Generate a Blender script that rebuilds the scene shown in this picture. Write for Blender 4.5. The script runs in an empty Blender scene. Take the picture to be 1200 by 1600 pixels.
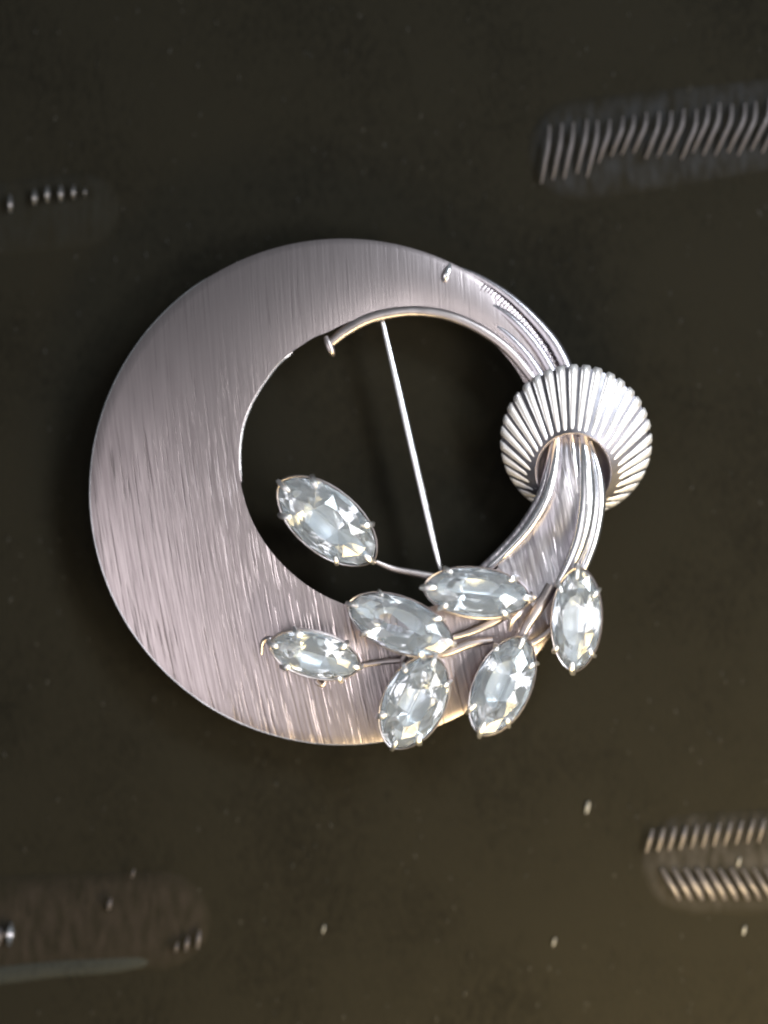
import bpy, bmesh, math, random
from mathutils import Vector, Matrix
random.seed(11)
sc = bpy.context.scene
COL = sc.collection
# ---------------------------------------------------------------- units
# the layout is drawn in "dots": 790 dots = the 45 mm diameter of the brooch
S = 0.045 / 790
D = 4000.0          # camera height above the face of the brooch, in dots
ZF = 85.0           # height of the brooch face above the pad, in dots
def W(p):
    k = (D - (p[2] - ZF)) / D
    return Vector(((p[0] - 600) * S * k, (800 - p[1]) * S * k, p[2] * S))

# ---------------------------------------------------------------- camera
cam = bpy.data.cameras.new('camera')
cam.sensor_fit = 'VERTICAL'; cam.sensor_height = 24.0; cam.sensor_width = 18.0
cam.lens = 24.0 * D / 1600
cam.clip_start = 0.005; cam.clip_end = 10
cam.dof.use_dof = True; cam.dof.focus_distance = (D - 22) * S; cam.dof.aperture_fstop = 2.9
co = bpy.data.objects.new('camera', cam); COL.objects.link(co)
co.location = (0, 0, (D + ZF) * S)
sc.camera = co
# ---------------------------------------------------------------- world, cool lamp and added lights
w = bpy.data.worlds.new('World'); sc.world = w; w.use_nodes = True
bg = w.node_tree.nodes['Background']
bg.inputs['Color'].default_value = (0.78, 0.85, 0.90, 1); bg.inputs['Strength'].default_value = 0.18
def area(name, loc, size, energy, col, target=(0, 0, 0.004), sy=None):
    l = bpy.data.lights.new(name, 'AREA'); l.energy = energy; l.color = col
    l.shape = 'RECTANGLE'; l.size = size; l.size_y = sy or size
    o = bpy.data.objects.new(name, l); COL.objects.link(o); o.location = loc
    o.rotation_euler = (Vector(target) - Vector(loc)).to_track_quat('-Z', 'Y').to_euler()
    return o
area('key_light', (-0.17, -0.11, 0.30), 0.22, 0.37, (1.0, 0.95, 0.97), sy=0.26)  # unseen soft key from the lower left, added to light the plate
area('cool_lamp', (0.19, 0.135, 0.24), 0.14, 1.05, (0.86, 0.94, 1.0), sy=0.07)
area('pad_fill', (0.035, -0.084, 0.055), 0.10, 0.28, (1.0, 0.77, 0.40), target=(0.03, -0.080, 0), sy=0.03)  # added light out of frame, pooling warmth on the lower part of the pad
area('collar_fill', (0.20, -0.05, 0.23), 0.11, 0.70, (1.0, 0.98, 0.96), target=(0.015, 0.0, 0.005), sy=0.07)  # added light on the right to brighten the collar's flutes
area('facet_fill', (0.07, 0.03, 0.36), 0.035, 0.09, (1.0, 0.98, 0.95))  # added small light giving the stone facets contrast
sc.view_settings.view_transform = 'Standard'; sc.view_settings.look = 'None'
sc.view_settings.exposure = 0.0; sc.view_settings.gamma = 1.0
sc.view_settings.use_curve_mapping = False
sc.render.engine = 'CYCLES'
sc.cycles.use_denoising = True
sc.cycles.max_bounces = 12; sc.cycles.transmission_bounces = 10; sc.cycles.glossy_bounces = 8
sc.cycles.sample_clamp_indirect = 6.0; sc.cycles.blur_glossy = 0.3
sc.cycles.filter_width = 2.0

# ---------------------------------------------------------------- materials
def mat(name):
    m = bpy.data.materials.new(name); m.use_nodes = True
    nt = m.node_tree
    return m, nt, nt.nodes['Principled BSDF'], nt.nodes, nt.links
def streaky(name, col, dark, rough, sx, sy, rot, bump, amount=(0.36, 0.62)):
    m, nt, b, N, L = mat(name)
    tc = N.new('ShaderNodeTexCoord')
    # the brush direction leans over gradually from the top to the bottom of the plate
    sep = N.new('ShaderNodeSeparateXYZ'); L.new(tc.outputs['Object'], sep.inputs[0])
    sq = N.new('ShaderNodeMath'); sq.operation = 'MULTIPLY_ADD'
    L.new(sep.outputs['Y'], sq.inputs[0]); sq.inputs[1].default_value = -2.2; sq.inputs[2].default_value = rot
    mu = N.new('ShaderNodeMath'); mu.operation = 'MULTIPLY'
    L.new(sq.outputs[0], mu.inputs[0]); L.new(sep.outputs['Y'], mu.inputs[1])
    ad = N.new('ShaderNodeMath'); ad.operation = 'ADD'
    L.new(sep.outputs['X'], ad.inputs[0]); L.new(mu.outputs[0], ad.inputs[1])
    cb = N.new('ShaderNodeCombineXYZ'); L.new(ad.outputs[0], cb.inputs['X']); L.new(sep.outputs['Y'], cb.inputs['Y'])
    mp = N.new('ShaderNodeMapping'); mp.inputs['Scale'].default_value = (sx, sy, 1)
    L.new(cb.outputs[0], mp.inputs[0])
    n1 = N.new('ShaderNodeTexNoise'); n1.inputs['Scale'].default_value = 1; n1.inputs['Detail'].default_value = 2.5
    n1.inputs['Roughness'].default_value = 0.6; L.new(mp.outputs[0], n1.inputs[0])
    mp2 = N.new('ShaderNodeMapping'); mp2.inputs['Scale'].default_value = (sx * 1.15, sy * 1.2, 1)
    mp2.inputs['Location'].default_value = (7, 3, 2); L.new(cb.outputs[0], mp2.inputs[0])
    n2 = N.new('ShaderNodeTexNoise'); n2.inputs['Scale'].default_value = 1; n2.inputs['Detail'].default_value = 2
    L.new(mp2.outputs[0], n2.inputs[0])
    r2 = N.new('ShaderNodeValToRGB'); r2.color_ramp.elements[0].position = 0.33; r2.color_ramp.elements[1].position = 0.40
    L.new(n2.outputs[0], r2.inputs[0])
    r1 = N.new('ShaderNodeValToRGB'); r1.color_ramp.elements[0].position = amount[0]; r1.color_ramp.elements[1].position = amount[1]
    r1.color_ramp.elements[0].color = (*dark, 1); r1.color_ramp.elements[1].color = (*col, 1)
    L.new(n1.outputs[0], r1.inputs[0])
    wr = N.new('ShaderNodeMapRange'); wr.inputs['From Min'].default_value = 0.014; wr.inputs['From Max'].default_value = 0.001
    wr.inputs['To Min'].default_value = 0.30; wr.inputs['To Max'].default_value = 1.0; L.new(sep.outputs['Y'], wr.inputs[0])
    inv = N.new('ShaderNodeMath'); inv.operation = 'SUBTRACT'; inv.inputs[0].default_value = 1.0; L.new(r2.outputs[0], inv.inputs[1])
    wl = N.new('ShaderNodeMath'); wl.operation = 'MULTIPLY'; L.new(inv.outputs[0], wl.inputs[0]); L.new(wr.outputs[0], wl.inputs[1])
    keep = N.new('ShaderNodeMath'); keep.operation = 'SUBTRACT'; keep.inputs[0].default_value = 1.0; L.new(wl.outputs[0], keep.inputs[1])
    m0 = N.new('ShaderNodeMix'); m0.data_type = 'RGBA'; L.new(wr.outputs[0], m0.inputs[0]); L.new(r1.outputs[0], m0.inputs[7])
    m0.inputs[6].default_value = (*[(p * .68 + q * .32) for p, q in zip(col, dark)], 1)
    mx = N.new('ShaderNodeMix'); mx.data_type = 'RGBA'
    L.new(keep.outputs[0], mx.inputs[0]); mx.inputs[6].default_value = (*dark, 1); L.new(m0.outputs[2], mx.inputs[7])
    L.new(mx.outputs[2], b.inputs['Base Color'])
    b.inputs['Metallic'].default_value = 1; b.inputs['Roughness'].default_value = rough
    bp = N.new('ShaderNodeBump'); bp.inputs['Strength'].default_value = bump; bp.inputs['Distance'].default_value = 0.00015
    mm = N.new('ShaderNodeMath'); mm.operation = 'ADD'
    L.new(n1.outputs[0], mm.inputs[0]); L.new(keep.outputs[0], mm.inputs[1])
    L.new(mm.outputs[0], bp.inputs['Height']); ws = N.new('ShaderNodeMath'); ws.operation = 'MULTIPLY'; ws.inputs[1].default_value = bump; L.new(wr.outputs[0], ws.inputs[0])
    L.new(ws.outputs[0], bp.inputs['Strength'])
    L.new(bp.outputs[0], b.inputs['Normal'])
    return m
def metal(name, col, rough, bump=0.15, scale=900):
    m, nt, b, N, L = mat(name)
    tc = N.new('ShaderNodeTexCoord')
    n = N.new('ShaderNodeTexNoise'); n.inputs['Scale'].default_value = scale; n.inputs['Detail'].default_value = 3
    L.new(tc.outputs['Object'], n.inputs[0])
    b.inputs['Base Color'].default_value = (*col, 1); b.inputs['Metallic'].default_value = 1
    mr = N.new('ShaderNodeMapRange'); mr.inputs['To Min'].default_value = rough * 0.7; mr.inputs['To Max'].default_value = rough * 1.4
    L.new(n.outputs[0], mr.inputs[0]); L.new(mr.outputs[0], b.inputs['Roughness'])
    bp = N.new('ShaderNodeBump'); bp.inputs['Strength'].default_value = bump; bp.inputs['Distance'].default_value = 0.0001
    L.new(n.outputs[0], bp.inputs['Height']); L.new(bp.outputs[0], b.inputs['Normal'])
    return m
M_PLATE = streaky('brushed rosy silver', (0.53, 0.465, 0.475), (0.19, 0.16, 0.165), 0.32, 4300, 110, 0.15, 0.32, (0.12, 0.80))
M_BAND = streaky('brushed grey channel', (0.55, 0.53, 0.57), (0.30, 0.28, 0.31), 0.30, 2300, 150, 0.2, 0.25)
M_BRIGHT = metal('polished silver', (0.86, 0.86, 0.89), 0.22)
M_PRONG = metal('rubbed claw silver', (0.85, 0.84, 0.84), 0.36, 0.4, 2500)
M_ROSE = metal('dull rosy silver', (0.44, 0.395, 0.395), 0.36)
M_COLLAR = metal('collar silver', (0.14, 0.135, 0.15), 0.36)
M_FLUTE = metal('flute silver', (0.95, 0.93, 0.94), 0.40); M_FLUTE.node_tree.nodes['Principled BSDF'].inputs['Metallic'].default_value = 0.78
M_DARKM = metal('sleeve metal', (0.42, 0.38, 0.40), 0.5)  # duller mid-grey metal inside the collar's hole
M_FOIL = metal('stone foil', (0.93, 0.95, 0.965), 0.20, 0.05); M_FOIL.node_tree.nodes['Principled BSDF'].inputs['Metallic'].default_value = 0.65
def glass():
    m, nt, b, N, L = mat('clear crystal')
    b.inputs['Base Color'].default_value = (0.90, 0.95, 1.0, 1)
    b.inputs['Transmission Weight'].default_value = 0.96
    b.inputs['Roughness'].default_value = 0.03; b.inputs['IOR'].default_value = 1.6
    return m
M_GLASS = glass()
def padmat(name, c0, c1, rough, bump, spec=0.06):
    m, nt, b, N, L = mat(name)
    tc = N.new('ShaderNodeTexCoord')
    mp = N.new('ShaderNodeMapping'); mp.inputs['Scale'].default_value = (3600, 1300, 2000)
    L.new(tc.outputs['Object'], mp.inputs[0])
    n = N.new('ShaderNodeTexNoise'); n.inputs['Scale'].default_value = 1; n.inputs['Detail'].default_value = 3
    L.new(mp.outputs[0], n.inputs[0])
    n2 = N.new('ShaderNodeTexNoise'); n2.inputs['Scale'].default_value = 70; n2.inputs['Detail'].default_value = 4
    L.new(tc.outputs['Object'], n2.inputs[0])
    mm = N.new('ShaderNodeMath'); mm.operation = 'MULTIPLY_ADD'; mm.inputs[1].default_value = 0.65
    L.new(n2.outputs[0], mm.inputs[0])
    h = N.new('ShaderNodeMath'); h.operation = 'MULTIPLY'; h.inputs[1].default_value = 0.65
    L.new(n.outputs[0], h.inputs[0]); L.new(h.outputs[0], mm.inputs[2])
    r = N.new('ShaderNodeValToRGB'); r.color_ramp.elements[0].position = 0.33; r.color_ramp.elements[1].position = 0.67
    r.color_ramp.elements[0].color = (*c0, 1); r.color_ramp.elements[1].color = (*c1, 1)
    L.new(mm.outputs[0], r.inputs[0]); L.new(r.outputs[0], b.inputs['Base Color'])
    b.inputs['Roughness'].default_value = rough; b.inputs['Specular IOR Level'].default_value = spec
    bp = N.new('ShaderNodeBump'); bp.inputs['Strength'].default_value = bump; bp.inputs['Distance'].default_value = 0.0001
    L.new(n.outputs[0], bp.inputs['Height']); L.new(bp.outputs[0], b.inputs['Normal'])
    return m
M_PAD = padmat('dark pad', (0.0036, 0.0033, 0.0022), (0.0104, 0.0093, 0.0062), 0.85, 0.5)
def slotmat(name, paler):
    """the pad material, with a soft haze painted into its colour towards the middle of a slot"""
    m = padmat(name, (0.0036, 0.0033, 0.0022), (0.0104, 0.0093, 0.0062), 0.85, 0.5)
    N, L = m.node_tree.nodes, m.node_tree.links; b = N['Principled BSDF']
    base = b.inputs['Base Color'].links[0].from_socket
    at = N.new('ShaderNodeAttribute'); at.attribute_name = 'haze_mask'
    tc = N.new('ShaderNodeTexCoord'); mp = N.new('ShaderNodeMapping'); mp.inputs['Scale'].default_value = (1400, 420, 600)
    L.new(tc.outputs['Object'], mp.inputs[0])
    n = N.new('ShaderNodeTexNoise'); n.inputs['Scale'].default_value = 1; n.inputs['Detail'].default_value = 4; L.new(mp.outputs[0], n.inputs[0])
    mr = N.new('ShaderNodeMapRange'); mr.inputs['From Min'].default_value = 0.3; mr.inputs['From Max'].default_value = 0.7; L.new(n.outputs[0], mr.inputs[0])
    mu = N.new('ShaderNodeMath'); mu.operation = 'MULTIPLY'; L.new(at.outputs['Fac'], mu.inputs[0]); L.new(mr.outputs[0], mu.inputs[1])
    mx = N.new('ShaderNodeMix'); mx.data_type = 'RGBA'; L.new(mu.outputs[0], mx.inputs[0]); L.new(base, mx.inputs[6]); mx.inputs[7].default_value = (*paler, 1)
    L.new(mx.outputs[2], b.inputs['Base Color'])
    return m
M_LIP = padmat('slot lip', (0.006, 0.0068, 0.006), (0.021, 0.0225, 0.0205), 0.8, 0.6)  # light caught along the slot's lower edge, put into a paler colour
M_SLOTRIB = metal('slot rib', (0.115, 0.104, 0.106), 0.5, 0.6, 2500); M_SLOTRIB.node_tree.nodes['Principled BSDF'].inputs['Metallic'].default_value = 0.55
M_LINT = padmat('pale lint', (0.15, 0.15, 0.14), (0.26, 0.255, 0.24), 0.8, 0.1)

# ---------------------------------------------------------------- mesh helpers
def build(name, verts, faces, m, parent=None, smooth=True, angle=40, raw=False):
    me = bpy.data.meshes.new(name)
    me.from_pydata([tuple(v) if raw else tuple(W(v)) for v in verts], [], faces)
    bm = bmesh.new(); bm.from_mesh(me)
    bmesh.ops.recalc_face_normals(bm, faces=bm.faces); bm.to_mesh(me); bm.free()
    me.materials.append(m)
    if smooth:
        for p in me.polygons: p.use_smooth = True
        me.set_sharp_from_angle(angle=math.radians(angle))
    o = bpy.data.objects.new(name, me); COL.objects.link(o)
    if parent: o.parent = parent
    return o
def loft(sections, closed_sec=True, cap=True):
    V, F = [], []
    n = len(sections[0])
    for s in sections: V += list(s)
    for i in range(len(sections) - 1):
        for j in range(n if closed_sec else n - 1):
            k = (j + 1) % n
            F.append((i * n + j, i * n + k, (i + 1) * n + k, (i + 1) * n + j))
    if cap and closed_sec:
        F.append(tuple(range(n))); F.append(tuple((len(sections) - 1) * n + j for j in range(n)))
    return V, F
def spline(pts, n):
    P = [Vector(p) for p in pts]
    P = [P[0] * 2 - P[1]] + P + [P[-1] * 2 - P[-2]]
    out = []; segs = len(P) - 3
    for i in range(n):
        u = i / (n - 1) * segs; k = min(int(u), segs - 1); t = u - k
        a, b, c, d = P[k:k + 4]
        out.append(0.5 * ((2 * b) + (c - a) * t + (2 * a - 5 * b + 4 * c - d) * t * t + (3 * b - a - 3 * c + d) * t ** 3))
    return out
def tube(name, pts, m, parent, n=24, seg=10, flat=0.75, taper=(1, 1)):
    """pts: (x, y, z, radius) ; a rounded strand along them"""
    Q = spline([(*p[:3],) for p in pts], n)
    R = spline([(p[3], 0, 0) for p in pts], n)
    secs = []
    for i in range(n):
        t = (Q[min(i + 1, n - 1)] - Q[max(i - 1, 0)]).normalized()
        side = t.cross(Vector((0, 0, 1)))
        side = side.normalized() if side.length > 1e-4 else Vector((1, 0, 0))
        up = side.cross(t).normalized()
        r = R[i].x
        u = i / (n - 1)
        if u < 0.06: r *= taper[0] + (1 - taper[0]) * u / 0.06
        if u > 0.94: r *= taper[1] + (1 - taper[1]) * (1 - u) / 0.06
        secs.append([Q[i] + side * r * math.cos(a) + up * r * flat * math.sin(a)
                     for a in (2 * math.pi * k / seg for k in range(seg))])
    V, F = loft(secs)
    return build(name, V, F, m, parent)
def tag(o, label=None, cat=None, kind=None, group=None):
    if label: o['label'] = label
    if cat: o['category'] = cat
    if kind: o['kind'] = kind
    if group: o['group'] = group
    return o
def empty(name, p):
    o = bpy.data.objects.new(name, None); COL.objects.link(o); o.empty_display_size = 0.002
    return o

# ---------------------------------------------------------------- the pad
nx, ny = 60, 80
V = []; F = []
for j in range(ny + 1):
    for i in range(nx + 1):
        x = -900 + 3000 * i / nx; y = -1200 + 4000 * j / ny
        V.append((x, y, -6 + 1.5 * math.sin(x * .011 + 1) * math.sin(y * .008)))
for j in range(ny):
    for i in range(nx):
        a = j * (nx + 1) + i
        F.append((a, a + 1, a + nx + 2, a + nx + 1))
pad = build('display_pad', V, F, M_PAD)
tag(pad, 'dark olive brown pad under the brooch', kind='structure')

# ---------------------------------------------------------------- ribbed slots in the pad
def stadium(cx, cy, L, Wd, ang, n=14):
    """outline of a long rounded slot, half length L, half width Wd"""
    out = []
    ca, sa = math.cos(ang), math.sin(ang)
    for s in (1, -1):
        for k in range(n + 1):
            a = -math.pi / 2 + math.pi * k / n
            x = s * (L - Wd) + s * Wd * math.cos(a); y = s * Wd * math.sin(a)
            out.append((cx + x * ca - y * sa, cy + x * sa + y * ca))
    return out
def slot(label, cx, cy, L, Wd, ang, rim_h, paler):
    root = empty('ribbed_slot', (cx, cy, 0)); tag(root, label, 'slot', group='ribbed slots in the dark pad')
    secs = []
    for s, h in ((1.42, -.9), (1.30, -.55), (1.16, .0), (1.0, .45), (.82, .75), (.6, .92), (.35, 1), (.12, 1)):
        d = Wd * (s - 1)
        secs.append([(x, y, -6 + 1.3 * h * rim_h) for x, y in stadium(cx, cy, L + d, Wd + d, ang)])
    V, F = loft(secs, cap=False)
    n = len(secs[0]); F.append(tuple(len(V) - n + k for k in range(n)))
    bed = build('slot_bed', V, F, slotmat('hazed slot', paler), root, angle=80)
    at = bed.data.attributes.new('haze_mask', 'FLOAT', 'POINT')  # strength of the painted haze, fading in from the slot's edge
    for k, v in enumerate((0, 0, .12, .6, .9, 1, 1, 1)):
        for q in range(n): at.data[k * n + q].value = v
    return root
def rib(root, pts, r, m=None, label=None):
    o = tube('rib', [(x, y, z, r * f) for (x, y, z), f in zip(pts, (0.5, 1, 1, 0.5)[:len(pts)] if len(pts) == 4 else (0.5, 1, 0.5))],
             m or M_SLOTRIB, root, n=14, seg=6, flat=0.9)
    return o
# upper right: long slanted ribs
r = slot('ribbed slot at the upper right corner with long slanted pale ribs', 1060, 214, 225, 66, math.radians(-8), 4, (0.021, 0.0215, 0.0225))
for k in range(20):
    x = 856 + 19 * k + random.uniform(-1.5, 1.5); top = 196 - k * 2.3 + random.uniform(-3, 3)
    ln = (86 if k < 5 else 62 + 1.8 * (k - 5)) + random.uniform(-5, 5)
    lean = 10 + k * 0.9
    rib(r, [(x + 3, top, 4), (x + 1, top + ln * .33, 12), (x - lean * .45, top + ln * .66, 12), (x - lean, top + ln, 3)], 2.9)
# upper left: a few short ribs on a hardly visible slot
M_GLINT = metal('slot glint', (0.42, 0.41, 0.41), 0.35)
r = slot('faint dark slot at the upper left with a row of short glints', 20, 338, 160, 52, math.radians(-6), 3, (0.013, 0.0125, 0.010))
for x, y, l, q in ((16, 318, 26, 5), (54, 308, 22, 5.2), (74, 303, 24, 4.8), (95, 302, 24, 4.6), (115, 300, 20, 4.2), (133, 300, 14, 2.5)):
    rib(r, [(x, y - l / 2, 5), (x, y, 12), (x, y + l / 2, 5)], q, M_GLINT)
# lower left: smooth slot with pale lower lip
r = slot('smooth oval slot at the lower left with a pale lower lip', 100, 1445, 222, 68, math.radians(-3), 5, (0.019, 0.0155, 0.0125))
for x, y, l, q in ((16, 1460, 32, 9), (-2, 1464, 26, 6), (171, 1413, 18, 3.5), (208, 1365, 14, 2), (292, 1475, 22, 3.5), (310, 1468, 28, 3.5), (276, 1480, 16, 2.5)):
    rib(r, [(x + 2, y - l / 2, 4), (x, y, 13), (x - 2, y + l / 2, 4)], q, M_BRIGHT if q == 9 else None)
tube('lower_lip', [(-60, 1526, -9, 12), (0, 1523, -6, 15), (80, 1514, -5, 14), (160, 1508, -6, 14), (220, 1501, -7, 12), (262, 1496, -10, 6)], M_LIP, r, n=30, seg=10, flat=.5)
# lower right: herringbone ribs
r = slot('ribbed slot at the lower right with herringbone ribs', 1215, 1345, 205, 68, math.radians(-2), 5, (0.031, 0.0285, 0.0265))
for k in range(11):
    x = 1020 + 17.5 * k
    rib(r, [(x, 1296 - k * 1.6, 4), (x - 4, 1312 - k * 1.6, 11), (x - 10, 1332 - k * 1.6, 4)], 3.0 if k < 4 else 2.4)
    x = 1034 + 18 * k
    rib(r, [(x, 1358, 5), (x + 12, 1378, 13), (x + 22, 1394, 11), (x + 27, 1406, 3)], random.uniform(4.2, 5.6) if k < 7 else 3.2)

# ---------------------------------------------------------------- the brooch
brooch = empty('brooch', (600, 800, 0))
tag(brooch, 'round silver crescent brooch with seven clear navette stones and a fluted collar', 'brooch')
IC, IR = Vector((612, 716)), 237.0
OC, OR_ = Vector((536, 768)), 395.0
IT = [(0, 237), (60, 240), (78, 238), (93, 230), (104, 224), (116, 221), (125, 225), (143, 232), (170, 239), (200, 239), (225, 238), (260, 240), (360, 237)]
def ir(a):
    d = math.degrees(a) % 360
    for (d0, r0), (d1, r1) in zip(IT, IT[1:]):
        if d0 <= d <= d1:
            t = (d - d0) / (d1 - d0); t = t * t * (3 - 2 * t); return r0 + (r1 - r0) * t
def outer_on_ray(a):
    d = Vector((math.cos(a), -math.sin(a)))
    m = IC - OC; b = m.dot(d); c = m.dot(m) - OR_ ** 2
    return IC + d * (-b + math.sqrt(b * b - c))
A0, A1, NA, NT = math.radians(17), math.radians(360 - 27), 200, 26
secs = []
for i in range(NA + 1):
    a = A0 + (A1 - A0) * i / NA
    p0 = IC + Vector((math.cos(a), -math.sin(a))) * ir(a); p1 = outer_on_ray(a)
    wd = (p1 - p0).length
    dome = 2 + 0.012 * wd
    e = min(7.0 / wd, 0.2)
    top = []
    for j in range(NT + 1):
        t = j / NT
        q = p0.lerp(p1, t)
        z = 75 + dome * (1 - (2 * t - 1) ** 2) + 0.10 * wd * (1 - t)
        if t < e: z -= 0.0 * (1 - t / e) ** 2
        if t > 1 - e: z -= 1.2 * (1 - (1 - t) / e) ** 2
        top.append((q.x, q.y, z))
    q0 = p0.lerp(p1, 0.004); q1 = p0.lerp(p1, 0.996)
    secs.append(top + [(q1.x, q1.y, 56), (q0.x, q0.y, 56)])
V, F = loft(secs)
plate = build('crescent_plate', V, F, M_PLATE, brooch, angle=35)
# outer bead catching the light along the rim
pts = []
for i in range(13):
    a = math.radians(128 + i * (150 / 12)); p = outer_on_ray(a)
    pts.append((p.x, p.y, 69, 1.8))
tube('edge_bead', pts, M_BRIGHT, plate, n=70, seg=8, taper=(.2, .2))
pts = []
for i in range(9):
    a = math.radians(133 + i * 7); p = IC + Vector((math.cos(a), -math.sin(a))) * (ir(a) - 1)
    pts.append((p.x, p.y, 69, 2.8))
tube('inner_bead', pts, M_BRIGHT, plate, n=40, seg=8, taper=(.2, .2))

# inner raised rim running from its cut end to the right, with the cut end turned down
rim = tube('inner_rim', [(514, 538, 82, 7), (541, 516, 84, 9), (575, 498, 85, 9), (612, 489, 85, 8.5), (650, 486, 84, 8), (692, 491, 84, 8),
                   (730, 504, 84, 8), (766, 524, 84, 8), (796, 548, 84, 8), (822, 578, 84, 8), (846, 613, 83, 8), (858, 648, 84, 8)], M_ROSE, brooch, n=60, seg=12)
tube('rim_end', [(509, 526, 84, 4), (513, 537, 86, 6), (518, 549, 84, 6), (521, 556, 78, 3)], M_ROSE, rim, n=12, seg=10)
# strands of the upper band, going under the collar
for pts in ([(735, 490, 74, 2), (775, 509, 78, 5), (815, 545, 81, 6.5), (846, 590, 82, 8), (868, 645, 86, 8), (876, 684, 96, 7)],
            [(745, 462, 74, 2), (795, 494, 79, 6), (835, 536, 82, 7), (864, 584, 83, 8), (884, 645, 86, 8), (892, 684, 97, 6)],
            [(705, 414, 70, 2), (748, 432, 74, 4), (795, 462, 77, 6), (838, 502, 79, 8), (872, 546, 81, 9.5), (895, 600, 82, 10), (906, 650, 86, 8), (910, 684, 98, 8)]):
    tube('upper_strand', pts, M_BAND, brooch, n=36, seg=10)
# scored notches along the upper outer edge
for k in range(26):
    a = math.radians(62 - k * 1.25 + random.uniform(-.25, .25)); p = outer_on_ray(a); d = (p - OC).normalized()
    r0 = p + d * 1.5; r1 = p - d * random.uniform(9, 16)
    tube('edge_notch', [(r0.x, r0.y, 69, 1.2), ((r0.x + r1.x) / 2, (r0.y + r1.y) / 2, 80 + k * .16, 1.3), (r1.x, r1.y, 79 + k * .12, 0.5)], M_BAND, plate, n=6, seg=6)
tube('solder_bead', [(703, 412, 82, 2), (700, 422, 86, 4.5), (697, 432, 86, 5), (696, 440, 82, 2)], M_BRIGHT, plate, n=10, seg=8)

# ---- fluted collar
def collar_pt(a, s, lift=0):
    xo, yo, zo = 900 + 116 * math.cos(a), 690 - 116 * math.sin(a), 84 + 26 * math.sin(a)
    xi, yi, zi = 896 + 60 * math.cos(a), 737 - 61 * math.sin(a), 102 + 26 * math.sin(a)
    z = zi + (zo - zi) * s + 2.5 * math.sin(math.pi * s) + lift
    return (xi + (xo - xi) * s, yi + (yo - yi) * s, z)
NC = 84
secs = []
for j in range(12):
    s = j / 11
    secs.append([collar_pt(2 * math.pi * k / NC, s) for k in range(NC)])
secs.append([(900 + 117 * math.cos(a), 690 - 117 * math.sin(a), 76 + 26 * math.sin(a)) for a in (2 * math.pi * k / NC for k in range(NC))])
secs.append([(897 + 70 * math.cos(a), 728 - 70 * math.sin(a), 84 + 26 * math.sin(a)) for a in (2 * math.pi * k / NC for k in range(NC))])
V, F = loft(secs, cap=False)
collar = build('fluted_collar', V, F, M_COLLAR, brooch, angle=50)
secs = [[(896 + (60 - d) * math.cos(a), 737 + dy - (61 - d) * math.sin(a), z + tl * math.sin(a)) for a in (2 * math.pi * k / 48 for k in range(48))]
        for d, dy, z, tl in ((0, 0, 103, 26), (2, -1, 102, 26), (4, -2, 92, 22), (6, -3, 72, 8), (16, -4, 66, 4), (50, -4, 64, 0))]
V, F = loft(secs, cap=False)
build('sleeve', V, F, M_DARKM, collar, angle=60)
NF = 36
for k in range(NF):
    a = 2 * math.pi * (k + 0.25 + random.uniform(-.07, .07)) / NF
    fw = 0.80 + 0.17 * min(1, max(0, 0.25 - math.sin(a)))
    fh = (0.35 + 0.65 * min(1, max(0, math.sin(a) + .35))) * random.uniform(.85, 1.1)
    secs = []
    for s, wk, hk in ((0.0, .8, .3), (0.08, .95, .7), (0.35, 1, 1), (0.7, 1, 1.05), (0.94, 1, 1.0), (1.02, .95, .92), (1.05, .6, .0)):
        hw = math.pi / NF * fw * wk
        sec = []
        for q in range(7):
            u = -1 + 2 * q / 6
            sec.append(collar_pt(a + hw * u, s, -1.5 + (2.5 + 8.0 * s) * fh * hk * math.cos(u * math.pi / 2) ** 0.55 if abs(u) < 1 else -1.5))
        secs.append(sec)
    V, F = loft(secs, closed_sec=False, cap=False)
    build('flute', V, F, M_FLUTE, collar, angle=60)

# ---- lower band coming out of the collar and fanning out under the stones
cl = [(893, 664, 90, 22), (897, 700, 98, 27), (901, 740, 101, 33), (900, 780, 101, 39), (892, 820, 98, 45), (874, 858, 93, 54), (846, 894, 91, 64), (812, 924, 90, 70)]
Q = spline([c[:3] for c in cl], 40); R = spline([(c[3], 0, 0) for c in cl], 40)
secs = []
for i in range(40):
    t = (Q[min(i + 1, 39)] - Q[max(i - 1, 0)]); t.z = 0; t.normalize()
    side = Vector((-t.y, t.x, 0))
    hw = R[i].x
    sec = [(Q[i] + side * hw * u) + Vector((0, 0, -3 * u * u - 1.5 * math.cos(u * 5))) for u in (-1 + 2 * j / 14 for j in range(15))]
    secs.append(sec + [sec[-1] - Vector((0, 0, 12)), sec[0] - Vector((0, 0, 12))])
V, F = loft(secs)
build('lower_band', V, F, M_BAND, brooch, angle=50)
for pts, m in (([(864, 688, 92, 4), (856, 730, 97, 5), (843, 775, 98, 6), (818, 818, 96, 6), (786, 856, 93, 6), (752, 888, 90, 5)], M_BAND),
               ([(873, 664, 92, 4), (870, 700, 102, 6.5), (865, 740, 105, 7.5), (853, 780, 105, 8), (828, 822, 102, 7.5), (798, 856, 98, 7), (764, 888, 93, 6)], M_BRIGHT),
               ([(891, 664, 94, 3), (895, 700, 103, 4.5), (900, 735, 104, 4), (903, 770, 101, 1.5)], M_BRIGHT),
               ([(908, 664, 93, 5), (913, 700, 103, 9), (917, 740, 106, 12.5), (917, 790, 106, 14), (908, 840, 102, 13), (890, 884, 96, 10), (872, 914, 92, 6)], M_BRIGHT),
               ([(921, 690, 94, 4), (933, 730, 99, 6), (938, 765, 100, 8), (936, 800, 99, 9), (927, 845, 95, 9), (912, 885, 92, 8), (896, 918, 88, 5)], M_BRIGHT)):
    tube('lower_strand', pts, m, brooch, n=36, seg=12)

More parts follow.
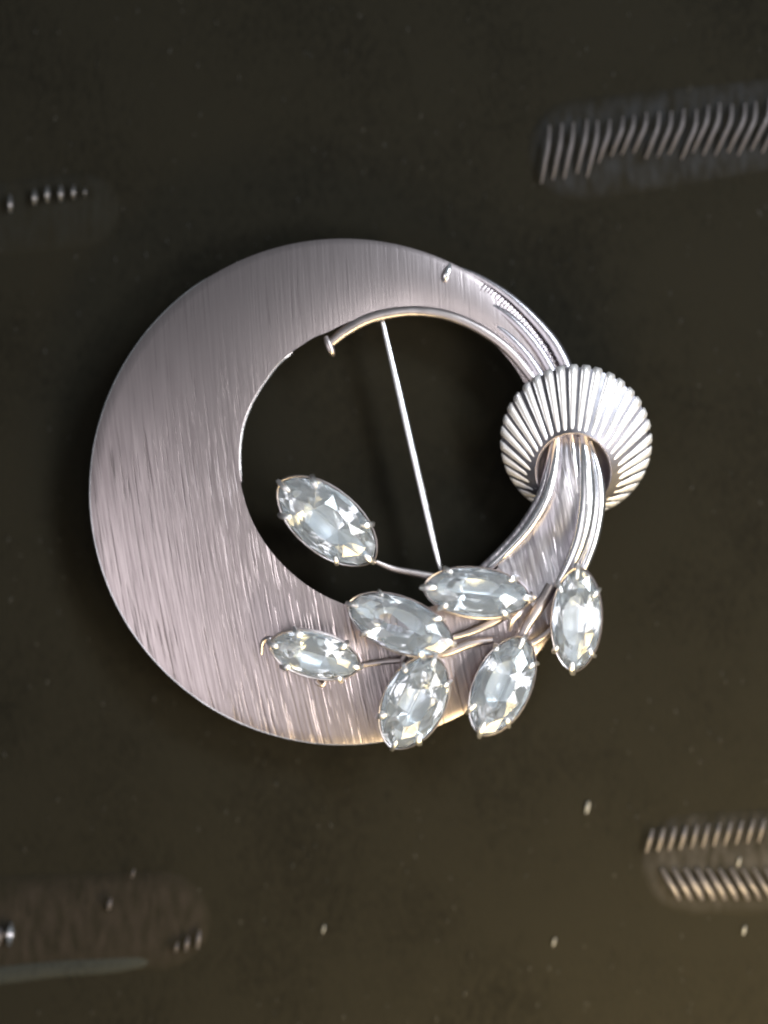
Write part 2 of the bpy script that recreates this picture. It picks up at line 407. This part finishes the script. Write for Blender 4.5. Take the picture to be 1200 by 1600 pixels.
# ---- pin needle with its hinge and catch behind
tube('needle', [(597, 500, 62, 4), (625, 620, 62, 6.0), (655, 750, 62, 6.2), (676, 840, 61, 5.4), (690, 898, 60, 2.6)], M_BRIGHT, brooch, n=40, seg=10, flat=1)
def block(name, cx, cy, hx, hy, z0, z1, m, parent):
    b = 3
    secs = [[(cx + sx * (hx - d), cy + sy * (hy - d), z) for sx, sy in ((-1, -1), (1, -1), (1, 1), (-1, 1))] for d, z in ((b, z0), (0, z0 + b), (0, z1 - b), (b, z1))]
    V, F = loft(secs)
    return build(name, V, F, m, parent)
block('pin_hinge', 594, 462, 16, 22, -4, 57, M_ROSE, brooch)
block('pin_catch', 700, 984, 14, 20, -4, 57, M_ROSE, brooch)
block('back_post', 240, 800, 14, 14, -4, 57, M_ROSE, brooch)

# ---- stems
for pts in ([(588, 878, 96, 5), (615, 889, 92, 7), (650, 896, 90, 8), (690, 905, 88, 9), (750, 925, 86, 9)],
            [(690, 1000, 98, 5), (740, 985, 98, 9), (790, 960, 96, 11), (835, 930, 94, 10)],
            [(640, 1032, 98, 6), (690, 1022, 102, 9), (735, 1006, 102, 9), (770, 1000, 100, 7)],
            [(562, 1040, 98, 5), (600, 1034, 102, 6), (640, 1030, 104, 6), (680, 1018, 102, 5)],
            [(668, 1025, 100, 5), (676, 1005, 100, 6), (700, 990, 98, 6)],
            [(812, 1000, 100, 7), (825, 975, 100, 10), (845, 945, 98, 12), (862, 915, 95, 12)],
            [(880, 965, 98, 6), (860, 985, 96, 7), (835, 1003, 94, 7), (812, 1012, 94, 5)]):
    tube('stem', [(*p[:3], p[3] * .75) for p in pts], M_ROSE, brooch, n=24, seg=10, flat=0.6)
for pts in ([(632, 1042, 112, 3), (630, 1030, 120, 4.5), (638, 1022, 122, 5), (644, 1034, 118, 4.5), (640, 1046, 110, 3)],
            [(795, 985, 110, 4), (800, 968, 120, 6), (812, 955, 120, 6), (812, 942, 112, 4)],
            [(408, 1022, 92, 2.5), (410, 1004, 97, 3.5), (420, 998, 99, 3.5), (428, 1006, 99, 3)],
            [(497, 1052, 96, 3), (494, 1064, 98, 4), (504, 1070, 98, 4), (508, 1060, 96, 3)]):
    tube('wire_loop', pts, M_ROSE, brooch, n=16, seg=8, flat=1)

# ---- navette stones in claw settings
def navette(cx, cy, L, Wd, deg, z, tilt_len, tilt_side, seed):
    """half length L, half width Wd; deg = direction of the long axis in the picture plane (y down)"""
    rnd = random.Random(seed)
    M = Matrix.Rotation(math.radians(deg), 3, 'Z') @ Matrix.Rotation(math.radians(tilt_len), 3, 'Y') @ Matrix.Rotation(math.radians(tilt_side), 3, 'X')
    def T(x, y, h):
        v = M @ Vector((x, y, h)); return (cx + v.x, cy + v.y, z + v.z)
    NO = 12
    def out(i, sl, sw):
        u = 2 * math.pi * i / NO
        c, s = math.cos(u), math.sin(u)
        x = sl * math.copysign(abs(c) ** 0.92, c); y = sw * math.copysign(abs(s) ** 1.25, s)
        return x, y
    ch, ph = Wd * 0.44, Wd * 0.80
    rows = []
    for off, sc_, h in ((0, .985, -1.5), (0, .985, 1.5), (.5, .80, ch * .62), (0, .50, ch)):
        rows.append([T(*out(k + off, (L) * sc_ * (1 if sc_ > .9 else .97), Wd * sc_), h) for k in range(NO)])
    V = [v for r_ in rows for v in r_]; F = []
    F += [(k, (k + 1) % NO, NO + (k + 1) % NO, NO + k) for k in range(NO)]
    for k in range(NO):
        k1 = (k + 1) % NO; g, c_, t_ = NO, 2 * NO, 3 * NO
        F += [(g + k, g + k1, c_ + k), (c_ + k, g + k1, c_ + k1), (c_ + k, c_ + k1, t_ + k1), (c_ + k, t_ + k1, t_ + k)]
    F.append(tuple(3 * NO + k for k in range(NO)))
    # pavilion
    pv = len(V)
    V += [T(*out(k + .5, L * .58, Wd * .58), -ph * .55) for k in range(NO)]
    keel = len(V); V += [T(-L * .26, 0, -ph), T(L * .26, 0, -ph)]
    for k in range(NO):
        k1 = (k + 1) % NO
        F += [(k, pv + k, k1), (k1, pv + k, pv + k1)]
        kk = lambda q: keel + (1 if math.cos(2 * math.pi * (q + .5) / NO) > 0 else 0)
        if kk(k) == kk(k1): F.append((pv + k, kk(k), pv + k1))
        else: F.append((pv + k, kk(k), kk(k1), pv + k1))
    # setting: open cup following the outline
    N2 = 36
    def ol(k, e, h):
        u = 2 * math.pi * k / N2; c, s = math.cos(u), math.sin(u)
        return T((L + e) * math.copysign(abs(c) ** 0.92, c), (Wd + e) * math.copysign(abs(s) ** 1.2, s), h)
    secs = [[ol(k, e, h) for k in range(N2)] for e, h in ((-1.5, 2.2), (0.2, 3.2), (1.6, 2), (1.0, -6), (-Wd * .25, -ph * .75), (-Wd * .45, -ph * 1.12))]
    VV, FF = loft(secs, cap=False)
    FF.append(tuple(5 * N2 + k for k in range(N2)))
    st = build('stone_setting', VV, FF, M_ROSE, brooch, angle=50)
    build('crystal', V, F, M_GLASS, st, smooth=False)
    # foil behind the stone
    FV = [T(*out(k, L * .975, Wd * .975), -3.2) for k in range(NO)] + [T(*out(k + .5, L * .6, Wd * .6), -ph * .55 - 2.5) for k in range(NO)] + [T(-L * .26, 0, -ph - 2.5), T(L * .26, 0, -ph - 2.5)]
    FFc = []
    for k in range(NO):
        k1 = (k + 1) % NO; e0 = 2 * NO + (1 if math.cos(2 * math.pi * (k + .5) / NO) > 0 else 0); e1 = 2 * NO + (1 if math.cos(2 * math.pi * (k1 + .5) / NO) > 0 else 0)
        FFc += [(k, NO + k, k1), (k1, NO + k, NO + k1)]
        FFc.append((NO + k, e0, NO + k1) if e0 == e1 else (NO + k, e0, e1, NO + k1))
    build('foil_back', FV, FFc, M_FOIL, st, smooth=False)
    # claws
    for u in (0, math.pi, 0.95, math.pi - 0.95, math.pi + 0.95, -0.95):
        u += rnd.uniform(-.1, .1); c, s = math.cos(u), math.sin(u)
        def q(f, h): return T(L * f * math.copysign(abs(c) ** 0.92, c), Wd * f * math.copysign(abs(s) ** 1.25, s), h)
        rr = rnd.uniform(2.8, 4.8)
        e = 1 + 2.0 / (L if abs(c) > .9 else Wd)
        a_, b_, c2, d_ = q(e, -10), q(e + .01, 2), q(e - .09, ch * .5 + 3), q(e - .17 - rnd.uniform(0, .1), ch * .66 + 2)
        tube('prong', [(*a_, rr * .7), (*b_, rr), (*c2, rr * 1.1), (*d_, rr * .8)], M_PRONG, st, n=10, seg=8, flat=.6, taper=(1, .6))
    return st
for i, a in enumerate((
        (511, 814, 96, 50, 40, 118, 8, -6),
        (626, 976, 88, 43, 22, 128, -5, 8),
        (745, 926, 84, 40, 6, 132, 4, 10),
        (492, 1023, 74, 37, 15, 130, 10, -14),
        (647, 1097, 80, 49, 116, 128, 6, 4),
        (785, 1072, 84, 45, 114, 126, -6, -8),
        (901, 968, 82, 40, 93, 124, 6, -10))):
    navette(*a, seed=i)

# ---------------------------------------------------------------- lint on the pad
for x, y, l, q, lab in ((918, 1262, 18, 2.3, 'white lint fleck on the pad below the rightmost stone'),
                      (506, 1452, 13, 1.2, 'tiny pale lint fleck on the pad below the middle of the crescent'),
                      (866, 1472, 13, 1.3, 'small buff lint fleck left of the lower right slot'),
                      (1163, 1454, 14, 1.6, 'pale lint fleck just below the herringbone slot'),
                      (1154, 1346, 13, 1.5, 'small lint fleck lying on the herringbone slot')):
    o = tube('lint_fleck', [(x + 2, y - l / 2, -2, q * .5), (x + .6, y - l / 6, 1, q), (x - .6, y + l / 6, 1, q), (x - 2, y + l / 2, -2, q * .5)], M_LINT, None, n=8, seg=6)
    if y == 1346:
        for v in o.data.vertices: v.co.z += 6 * S
    tag(o, lab, 'lint', group='lint flecks on the pad')

# ---------------------------------------------------------------- fine dust settled on the pad
V, F = [], []
for k in range(420):
    x, y = random.uniform(0, 1200), random.uniform(0, 1600)
    a = random.gauss(math.pi / 2, .35); l = random.uniform(1.5, 5.5); q = random.uniform(.7, 1.5); z = -4.2
    c, d = math.cos(a), math.sin(a); n = len(V)
    V += [(x - c * l, y - d * l, z), (x + d * q, y - c * q, z), (x + c * l, y + d * l, z), (x - d * q, y + c * q, z), (x, y, z + 1.5)]
    F += [(n, n + 1, n + 4), (n + 1, n + 2, n + 4), (n + 2, n + 3, n + 4), (n + 3, n, n + 4)]
M_DUST = padmat('fine dust', (0.02, 0.02, 0.018), (0.06, 0.058, 0.052), 0.9, 0.1)
dust = build('dust', V, F, M_DUST); tag(dust, 'fine pale dust scattered over the dark pad', 'dust', kind='stuff')
